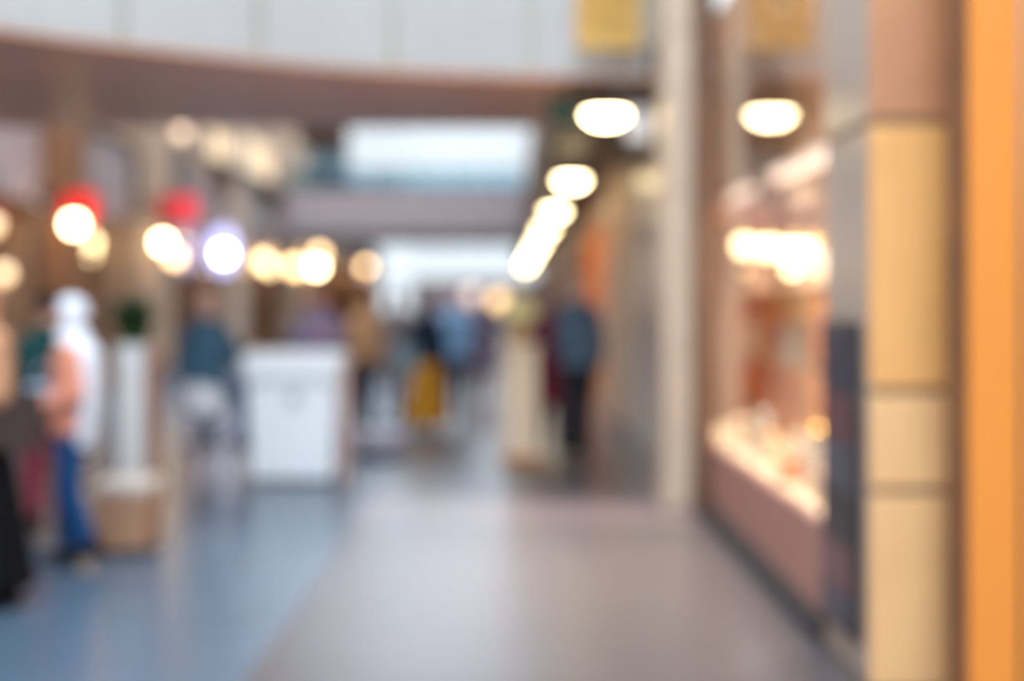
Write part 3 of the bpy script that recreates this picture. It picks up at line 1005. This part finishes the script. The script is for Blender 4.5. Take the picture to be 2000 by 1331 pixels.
def torso(bm, rings, n=24):
    rr = []
    for cx, cy, z, rx, ry in rings:
        ring = []
        for k_ in range(n):
            a = 2 * PI * k_ / n
            ca, sa = math.cos(a), math.sin(a)
            e = 0.82
            ring.append(bm.verts.new((cx + rx * math.copysign(abs(ca) ** e, ca), cy + ry * math.copysign(abs(sa) ** e, sa), z)))
        rr.append(ring)
    for a, b in zip(rr, rr[1:]):
        for k_ in range(n):
            bm.faces.new((a[k_], a[(k_ + 1) % n], b[(k_ + 1) % n], b[k_]))
    bm.faces.new(rr[0])
    bm.faces.new(rr[-1])


def remesh(bm, voxel, smooth=4):
    bmesh.ops.recalc_face_normals(bm, faces=bm.faces)
    me = bpy.data.meshes.new('tmp')
    bm.to_mesh(me)
    bm.free()
    o = bpy.data.objects.new('tmp', me)
    COL.objects.link(o)
    r = o.modifiers.new('r', 'REMESH')
    r.mode = 'VOXEL'
    r.voxel_size = voxel
    s = o.modifiers.new('s', 'SMOOTH')
    s.factor = 0.5
    s.iterations = smooth
    bpy.context.view_layer.update()
    dg = bpy.context.evaluated_depsgraph_get()
    out = bpy.data.meshes.new_from_object(o.evaluated_get(dg))
    bpy.data.objects.remove(o)
    bpy.data.meshes.remove(me)
    return out


SK = {}


def skin(rgb):
    if rgb not in SK:
        n = 'skin_%d' % len(SK)
        mat(n, rgb, 0.55, var=0.05, scale=10)
        SK[rgb] = n
    return SK[rgb]


CL = {}


def cloth(rgb):
    if rgb not in CL:
        n = 'cloth_%d' % len(CL)
        mat(n, rgb, 0.9, var=0.12, scale=7, bump=0.15, spec=0.15)
        CL[rgb] = n
    return CL[rgb]


mat('eye_dark', (40, 30, 28), 0.2)
mat('lip', (168, 96, 92), 0.5)

ARMS = {
    'down': ((0.045, -0.03, -0.29), (0.05, 0.05, -0.54)),
    'relaxed': ((0.07, -0.05, -0.28), (0.05, 0.07, -0.52)),
    'hold': ((0.05, -0.03, -0.28), (-0.03, 0.20, -0.36)),
    'carry': ((0.07, -0.04, -0.28), (0.06, 0.12, -0.49)),
    'phone': ((0.05, 0.04, -0.27), (-0.07, 0.25, -0.13)),
    'reach': ((0.04, 0.16, -0.22), (0.0, 0.40, -0.26)),
}


def person(label, px, yy, rz, H, skin_rgb, hair, top, bottom, shoes, arms=('down', 'relaxed'), stride=0.0, sit=None, turn=0.0, voxel=0.014, z0=0.0, x=None):
    s = H / 1.75
    xx = X(px, yy) if x is None else x
    root = thing('person', label, 'person', (xx, yy, z0), rz, 'people in the hall')
    hp = 0.93 if sit is None else sit / s + 0.10
    sh = {}
    for sd in (-1, 1):
        S = Vector((sd * 0.158, -0.01, hp + 0.475))
        e, wv = ARMS[arms[0 if sd < 0 else 1]]
        sh[sd] = (S, S + Vector((sd * e[0], e[1], e[2])), S + Vector((sd * wv[0], wv[1], wv[2])))
    lg = {}
    for sd in (-1, 1):
        hip = Vector((sd * 0.095, 0, hp - 0.02))
        if sit is None:
            f = sd * stride
            knee = Vector((sd * 0.10, f * 0.5 + 0.03, 0.49))
            ank = Vector((sd * 0.10, f - 0.02 + (-0.04 if f < 0 else 0), 0.09 + (0.05 if f < 0 else 0)))
        else:
            knee = Vector((sd * 0.15, 0.42, hp - 0.03))
            ank = Vector((sd * 0.14, 0.36, hp - 0.46))
        lg[sd] = (hip, knee, ank)
    hc = Vector((0, 0.02, hp + 0.715))
    # ---- body: one continuous surface
    bm = bmesh.new()
    torso(bm, [(0, 0, hp - 0.10, 0.10, 0.08), (0, 0, hp - 0.02, 0.16, 0.105), (0, 0, hp + 0.16, 0.125, 0.09), (0, 0, hp + 0.36, 0.155, 0.105), (0, -0.005, hp + 0.48, 0.165, 0.085), (0, -0.01, hp + 0.53, 0.10, 0.065), (0, -0.01, hp + 0.56, 0.055, 0.055)])
    cap_chain(bm, [(0, -0.01, hp + 0.50), (0, 0.0, hp + 0.60), hc + Vector((0, -0.01, -0.04))], [0.062, 0.055, 0.055])
    for sd in (-1, 1):
        S, E, Wr = sh[sd]
        cap_chain(bm, [S, E, Wr], [0.055, 0.042, 0.028])
        hip, knee, ank = lg[sd]
        cap_chain(bm, [hip, knee, ank], [0.085, 0.058, 0.04])
        fd = Vector((sd * 0.02, 0.15, -0.05))
        cap_chain(bm, [ank, ank + Vector((0, -0.03, -0.045)), ank + fd], [0.04, 0.035, 0.028])
        d = (Wr - E).normalized()
        cap_chain(bm, [Wr, Wr + d * 0.05, Wr + d * 0.085], [0.026, 0.03, 0.03])
    R = Matrix.Rotation(turn, 3, 'Z')

    def hl(v):
        return hc + R @ Vector(v)
    hb = bmesh.new()
    bm_ell(hb, (0, -0.012, 0.022), (0.074, 0.094, 0.092), 20, 14)
    bm_ell(hb, (0, 0.018, -0.035), (0.058, 0.070, 0.082), 18, 12)
    bm_ell(hb, (0, 0.062, -0.088), (0.028, 0.024, 0.022), 12, 8)
    bm_ell(hb, (0, 0.078, 0.022), (0.056, 0.018, 0.014), 12, 8)
    cap_chain(hb, [(0, 0.084, 0.010), (0, 0.106, -0.030)], [0.009, 0.014], 8)
    for sd in (-1, 1):
        bm_ell(hb, (sd * 0.076, -0.008, -0.012), (0.010, 0.022, 0.034), 10, 8)
    for v in hb.verts:
        v.co = hl(v.co)
    tmp = bpy.data.meshes.new('h')
    hb.to_mesh(tmp)
    hb.free()
    bm.from_mesh(tmp)
    bpy.data.meshes.remove(tmp)
    me = remesh(bm, 0.0095, 2)
    bm = bmesh.new()
    bm.from_mesh(me)
    bpy.data.meshes.remove(me)
    # five fingers on each hand
    for sd in (-1, 1):
        S, E, Wr = sh[sd]
        d = (Wr - E).normalized()
        nrm = Vector((-sd, 0, 0))
        nrm = (nrm - d * nrm.dot(d)).normalized()
        side = d.cross(nrm).normalized()
        if side.y < 0:
            side = -side
        for q, L in ((-1.5, 0.06), (-0.5, 0.075), (0.5, 0.08), (1.5, 0.072)):
            p0 = Wr + d * 0.085 + side * q * 0.019
            d1 = (d + nrm * 0.35).normalized()
            d2 = (d + nrm * 1.1).normalized()
            p1 = p0 + d1 * L * 0.5
            p2 = p1 + d2 * L * 0.3
            p3 = p2 + (d * 0.3 + nrm).normalized() * L * 0.22
            bm_tube(bm, [p0 - d * 0.02, p0, p1, p2, p3], [0.009, 0.0095, 0.0085, 0.008, 0.006], 8)
        t0 = Wr + d * 0.03 + side * 0.022
        bm_tube(bm, [t0 - side * 0.01, t0 + (d * 0.5 + side * 0.8).normalized() * 0.03, t0 + (d * 0.8 + side * 0.8).normalized() * 0.052, t0 + (d * 1.2 + side * 0.7 + nrm * 0.2).normalized() * 0.072], [0.012, 0.0115, 0.010, 0.007], 8)
    nf = len(bm.faces)
    for sd in (-1, 1):
        for v in bm_ell(bm, (sd * 0.031, 0.079, 0.002), (0.013, 0.008, 0.007), 10, 6):
            v.co = hl(v.co)
    bm.faces.ensure_lookup_table()
    for f in bm.faces[nf:]:
        f.material_index = 1
    nf = len(bm.faces)
    for v in bm_ell(bm, (0, 0.083, -0.058), (0.024, 0.009, 0.006), 12, 6):
        v.co = hl(v.co)
    bm.faces.ensure_lookup_table()
    for f in bm.faces[nf:]:
        f.material_index = 2
    for v in bm.verts:
        v.co *= s
    bm_obj('body', bm, [skin(skin_rgb), 'eye_dark', 'lip'], root, True)

    def finish(name, bm_, m_, vox=voxel, it=5):
        me_ = remesh(bm_, vox, it)
        for v in me_.vertices:
            v.co *= s
        return new_obj(name, me_, m_, root, True)
    # ---- top
    style, rgb = top
    hem = {'jacket': -0.06, 'coat': -0.42, 'shirt': -0.03}[style]
    g_ = {'jacket': 0.03, 'coat': 0.035, 'shirt': 0.018}[style]
    bm = bmesh.new()
    hemr = 0.17 + g_ + (0.05 if style == 'coat' else 0)
    if sit is not None:
        hem = max(hem, -0.06)
    torso(bm, [(0, 0, hp + hem, hemr, 0.115 + g_ + (0.03 if style == 'coat' else 0)), (0, 0, hp + 0.0, 0.165 + g_, 0.112 + g_), (0, 0, hp + 0.16, 0.145 + g_, 0.10 + g_), (0, 0, hp + 0.36, 0.165 + g_, 0.11 + g_), (0, -0.005, hp + 0.455, 0.16 + g_, 0.098 + g_), (0, -0.01, hp + 0.525, 0.10 + g_, 0.068 + g_), (0, -0.01, hp + 0.58, 0.065 + g_ * 0.7, 0.062 + g_ * 0.6)])
    for sd in (-1, 1):
        S, E, Wr = sh[sd]
        cap_chain(bm, [S, E, E.lerp(Wr, 0.92)], [0.056 + g_ * 0.5, 0.048 + g_ * 0.7, 0.038 + g_ * 0.6])
    tp = finish(style, bm, cloth(rgb))
    bm = bmesh.new()
    torso(bm, [(0, -0.012, hp + 0.545, 0.084 + g_ * 0.8, 0.078 + g_ * 0.6), (0, -0.012, hp + 0.57, 0.080 + g_ * 0.7, 0.076 + g_ * 0.6), (0, -0.015, hp + 0.605, 0.066 + g_ * 0.5, 0.066 + g_ * 0.4)], 20)
    for v in bm.verts:
        v.co *= s
    bm_obj('collar', bm, cloth(rgb), tp, True)
    # ---- bottom
    style, rgb = bottom
    bm = bmesh.new()
    if style == 'skirt' or style == 'long_skirt':
        zb_ = 0.40 if style == 'skirt' else 0.10
        fl_ = 0.25 if style == 'skirt' else 0.31
        rings = []
        for i in range(8):
            t_ = i / 7
            z = hp + 0.06 + (zb_ - hp - 0.06) * t_
            rings.append((0, 0, z, 0.15 + (fl_ - 0.15) * t_, 0.115 + (fl_ * 0.85 - 0.115) * t_))
        torso(bm, rings)
        nmb = 'skirt'
    else:
        torso(bm, [(0, 0, hp - 0.12, 0.13, 0.11), (0, 0, hp - 0.02, 0.172, 0.122), (0, 0, hp + 0.08, 0.15, 0.11)])
        for sd in (-1, 1):
            hip, knee, ank = lg[sd]
            cap_chain(bm, [hip, knee, knee.lerp(ank, 0.9)], [0.098, 0.074, 0.06])
        nmb = 'trousers'
    finish(nmb, bm, cloth(rgb))
    # ---- shoes
    for sd in (-1, 1):
        ank = lg[sd][2]
        bm = bmesh.new()
        cap_chain(bm, [ank + Vector((0, -0.01, 0.03)), ank + Vector((0, -0.035, -0.045)), ank + Vector((0, 0.06, -0.045)), ank + Vector((sd * 0.02, 0.15, -0.052))], [0.05, 0.045, 0.046, 0.038])
        bmesh.ops.recalc_face_normals(bm, faces=bm.faces)
        zmin = ank.z - 0.09
        for v in bm.verts:
            v.co.z = max(v.co.z, zmin)
        so = finish('shoe', bm, cloth(shoes), 0.011, 2)
        bm = bmesh.new()
        bm_box(bm, ank.x - 0.042 + sd * 0.008, ank.x + 0.042 + sd * 0.008, ank.y - 0.075, ank.y + 0.185, zmin, zmin + 0.02, 0.012)
        for v in bm.verts:
            v.co *= s
        bm_obj('sole', bm, 'kick_black', so)
    # ---- hair or headscarf
    style, rgb = hair
    bm = bmesh.new()
    if style in ('short', 'long', 'bob'):
        bm_ell(bm, (0, -0.022, 0.034), (0.084, 0.096, 0.094), 24, 16)
        bmesh.ops.delete(bm, geom=[v for v in bm.verts if (v.co.y > 0.02 and v.co.z < 0.055) or v.co.z < -0.035], context='VERTS')
        bmesh.ops.solidify(bm, geom=bm.faces[:], thickness=0.012)
        if style != 'short':
            L = 0.30 if style == 'long' else 0.14
            torso(bm, [(0, -0.055, -L, 0.07, 0.03), (0, -0.06, -L * 0.6, 0.09, 0.045), (0, -0.05, -0.02, 0.088, 0.055), (0, -0.04, 0.05, 0.075, 0.06)], 18)
        for v in bm.verts:
            v.co = hl(v.co)
        finish('hair', bm, cloth(rgb), 0.011, 3)
    elif style == 'bald':
        bm.free()
        bm = bmesh.new()
        torso(bm, [(0, -0.03, -0.06, 0.07, 0.07), (0, -0.025, -0.02, 0.081, 0.083), (0, -0.022, 0.02, 0.080, 0.084)], 20)
        bmesh.ops.delete(bm, geom=[v for v in bm.verts if v.co.y > 0.0], context='VERTS')
        bmesh.ops.solidify(bm, geom=bm.faces[:], thickness=0.012)
        for v in bm.verts:
            v.co = hl(v.co)
        finish('hair', bm, cloth(rgb), 0.011, 3)
    else:   # headscarf draped over head, neck and back
        bm_ell(bm, (0, -0.012, 0.012), (0.094, 0.114, 0.120), 26, 18)
        bmesh.ops.delete(bm, geom=[v for v in bm.verts if v.co.y > 0.055 and -0.085 < v.co.z < 0.062 and abs(v.co.x) < 0.062], context='VERTS')
        bmesh.ops.solidify(bm, geom=bm.faces[:], thickness=0.012)
        torso(bm, [(0, -0.11, -0.86, 0.20, 0.07), (0, -0.13, -0.62, 0.205, 0.085), (0, -0.12, -0.40, 0.20, 0.10), (0, -0.08, -0.24, 0.20, 0.12), (0, -0.03, -0.16, 0.13, 0.11), (0, -0.015, -0.09, 0.085, 0.09)], 22)
        for v in bm.verts:
            v.co = hc + v.co
        finish('headscarf', bm, cloth(rgb), 0.012, 4)
    return root


FACE_AWAY = 0.0          # local +Y is the front; +Y in the scene looks down the hall
FACE_CAM = PI
FACE_LEFT = PI / 2
FACE_RIGHT = -PI / 2

person('person in a tan jacket and long black skirt cut off by the left edge', -38, 7.4, -0.6, 1.70, (214, 160, 136), ('long', (150, 96, 66)), ('jacket', (196, 146, 112)), ('long_skirt', (13, 12, 15)), (10, 10, 12), ('carry', 'hold'))
person('person in a dark teal top and maroon trousers left of the white headscarf', 94, 9.5, 0.5, 1.62, (200, 150, 130), ('short', (48, 36, 34)), ('shirt', (28, 64, 64)), ('trousers', (118, 30, 52)), (40, 20, 26), ('down', 'down'), 0.05)
person('person in a long white headscarf, salmon top and blue jeans facing left', 142, 8.5, FACE_LEFT + 0.15, 1.58, (214, 164, 140), ('scarf', (222, 230, 242)), ('jacket', (226, 150, 124)), ('trousers', (34, 78, 128)), (24, 24, 34), ('hold', 'hold'), 0.06)
person('person in a teal grey jacket sitting on the white bar stool', 405, 12.6, -0.25, 1.86, (222, 176, 160), ('bald', (196, 164, 150)), ('jacket', (70, 102, 124)), ('trousers', (74, 104, 148)), (34, 34, 40), ('hold', 'reach'), 0, 0.67)
person('person in a lavender top standing behind the white kiosk counter', 622, 13.7, FACE_CAM, 1.70, (226, 176, 164), ('short', (120, 92, 78)), ('shirt', (150, 142, 178)), ('trousers', (70, 64, 84)), (40, 40, 46), ('phone', 'hold'))
person('person in a camel coat and navy trousers right of the kiosk counter', 712, 17.4, 0.5, 1.62, (206, 160, 138), ('long', (176, 134, 96)), ('jacket', (190, 146, 108)), ('trousers', (28, 40, 58)), (24, 26, 32), ('hold', 'down'), 0.10)
person('person in a grey brown coat walking behind the mustard skirt', 772, 19.5, 0.2, 1.66, (190, 140, 122), ('short', (62, 40, 34)), ('coat', (112, 104, 106)), ('trousers', (66, 60, 64)), (36, 34, 36), ('down', 'down'), 0.14)
person('person in a black top and long mustard skirt in the middle of the hall', 832, 16.8, 0.3, 1.60, (200, 152, 132), ('long', (48, 30, 26)), ('shirt', (34, 44, 60)), ('long_skirt', (190, 132, 40)), (50, 40, 34), ('carry', 'down'))
person('person in a light blue jacket and dark trousers in the middle of the hall', 888, 17.5, 0.1, 1.68, (206, 174, 184), ('short', (150, 128, 140)), ('jacket', (122, 158, 194)), ('trousers', (38, 44, 58)), (28, 28, 34), ('down', 'hold'), 0.08)
person('person in a dark purple coat behind the light blue jacket', 940, 21.5, 0.0, 1.64, (200, 160, 150), ('bob', (90, 70, 70)), ('coat', (92, 80, 98)), ('trousers', (52, 48, 60)), (30, 30, 36), ('down', 'down'), 0.12)
person('person in a maroon jacket, left one of the couple on the right', 1076, 14.7, FACE_AWAY - 0.3, 1.62, (206, 160, 150), ('bob', (150, 116, 108)), ('coat', (116, 44, 62)), ('trousers', (40, 38, 44)), (26, 26, 30), ('down', 'hold'), 0.05)
person('person in a grey blue jacket, right one of the couple on the right', 1130, 14.2, FACE_AWAY + 0.35, 1.80, (232, 186, 168), ('short', (206, 176, 160)), ('jacket', (84, 104, 124)), ('trousers', (44, 44, 52)), (26, 26, 30), ('hold', 'down'), 0.08)

# bar stool under the seated person
st = thing('bar_stool', 'white shell bar stool with four dark legs left of the kiosk counter', 'stool', (X(405, 12.6), 12.6, 0), -0.25)
bm = bmesh.new()
NB = 28
prof = [(0.02, 0.50), (0.12, 0.505), (0.185, 0.54), (0.215, 0.60), (0.225, 0.68)]
rings = []
for r_, z_ in prof + [(0.212, 0.68), (0.20, 0.62), (0.15, 0.58), (0.02, 0.575)]:
    ring = []
    for q_ in range(NB):
        a = 2 * PI * q_ / NB
        lift = 0.16 * max(0.0, -math.sin(a)) ** 0.7 if z_ > 0.65 else 0.0     # the rim rises to a low back
        ring.append(bm.verts.new((r_ * math.cos(a), r_ * math.sin(a) * 0.95, z_ + lift)))
    rings.append(ring)
for a, b in zip(rings, rings[1:]):
    for q_ in range(NB):
        bm.faces.new((a[q_], a[(q_ + 1) % NB], b[(q_ + 1) % NB], b[q_]))
bm.faces.new(rings[0])
bm.faces.new(rings[-1])
bm_obj('seat_shell', bm, 'white_plastic', st, True)
for sx in (-1, 1):
    for sy in (-1, 1):
        tube('leg', [(sx * 0.10, sy * 0.10, 0.525), (sx * 0.23, sy * 0.21, 0.0)], [0.016, 0.013], 'black_metal', st, 10)
q = 0.19
tube('footrest', [(-q, -q, 0.28), (q, -q, 0.28), (q, q, 0.28), (-q, q, 0.28), (-q, -q, 0.28)], 0.010, 'black_metal', st, 8)


# bags carried by people
def shopping_bag(label, x, y, z, w_, d_, h, m, rz=0.0):
    t = thing('shopping_bag', label, 'bag', (x, y, z), rz)
    bm = bmesh.new()
    bm_box(bm, -w_ / 2, w_ / 2, -d_ / 2, d_ / 2, 0, h, 0.008)
    for v in bm.verts:
        if v.co.z > h / 2:
            v.co.y *= 0.75
    bm_obj('bag_body', bm, m, t)
    for sy in (-1, 1):
        tube('handle', [(-w_ * 0.22, sy * d_ * 0.3, h - 0.01), (-w_ * 0.16, sy * d_ * 0.2, h + 0.09), (0, sy * d_ * 0.1, h + 0.12), (w_ * 0.16, sy * d_ * 0.2, h + 0.09), (w_ * 0.22, sy * d_ * 0.3, h - 0.01)], 0.006, m, t, 8)
    return t


mat('bag_pale_blue', (168, 186, 208), 0.7)
mat('bag_teal', (128, 156, 164), 0.7)
mat('bag_brown', (50, 28, 22), 0.7)
shopping_bag('pale blue bag held in front of the salmon top', X(84, 8.45), 8.45, 0.86, 0.22, 0.10, 0.22, 'bag_pale_blue', 0.3)
shopping_bag('dusty teal bag carried beside the mustard skirt', X(800, 16.7), 16.72, 0.74, 0.28, 0.12, 0.30, 'bag_teal', 0.2)
shopping_bag('dark brown bag carried by the person at the left edge', X(22, 7.3), 7.3, 0.82, 0.30, 0.14, 0.30, 'bag_brown', 0.2)
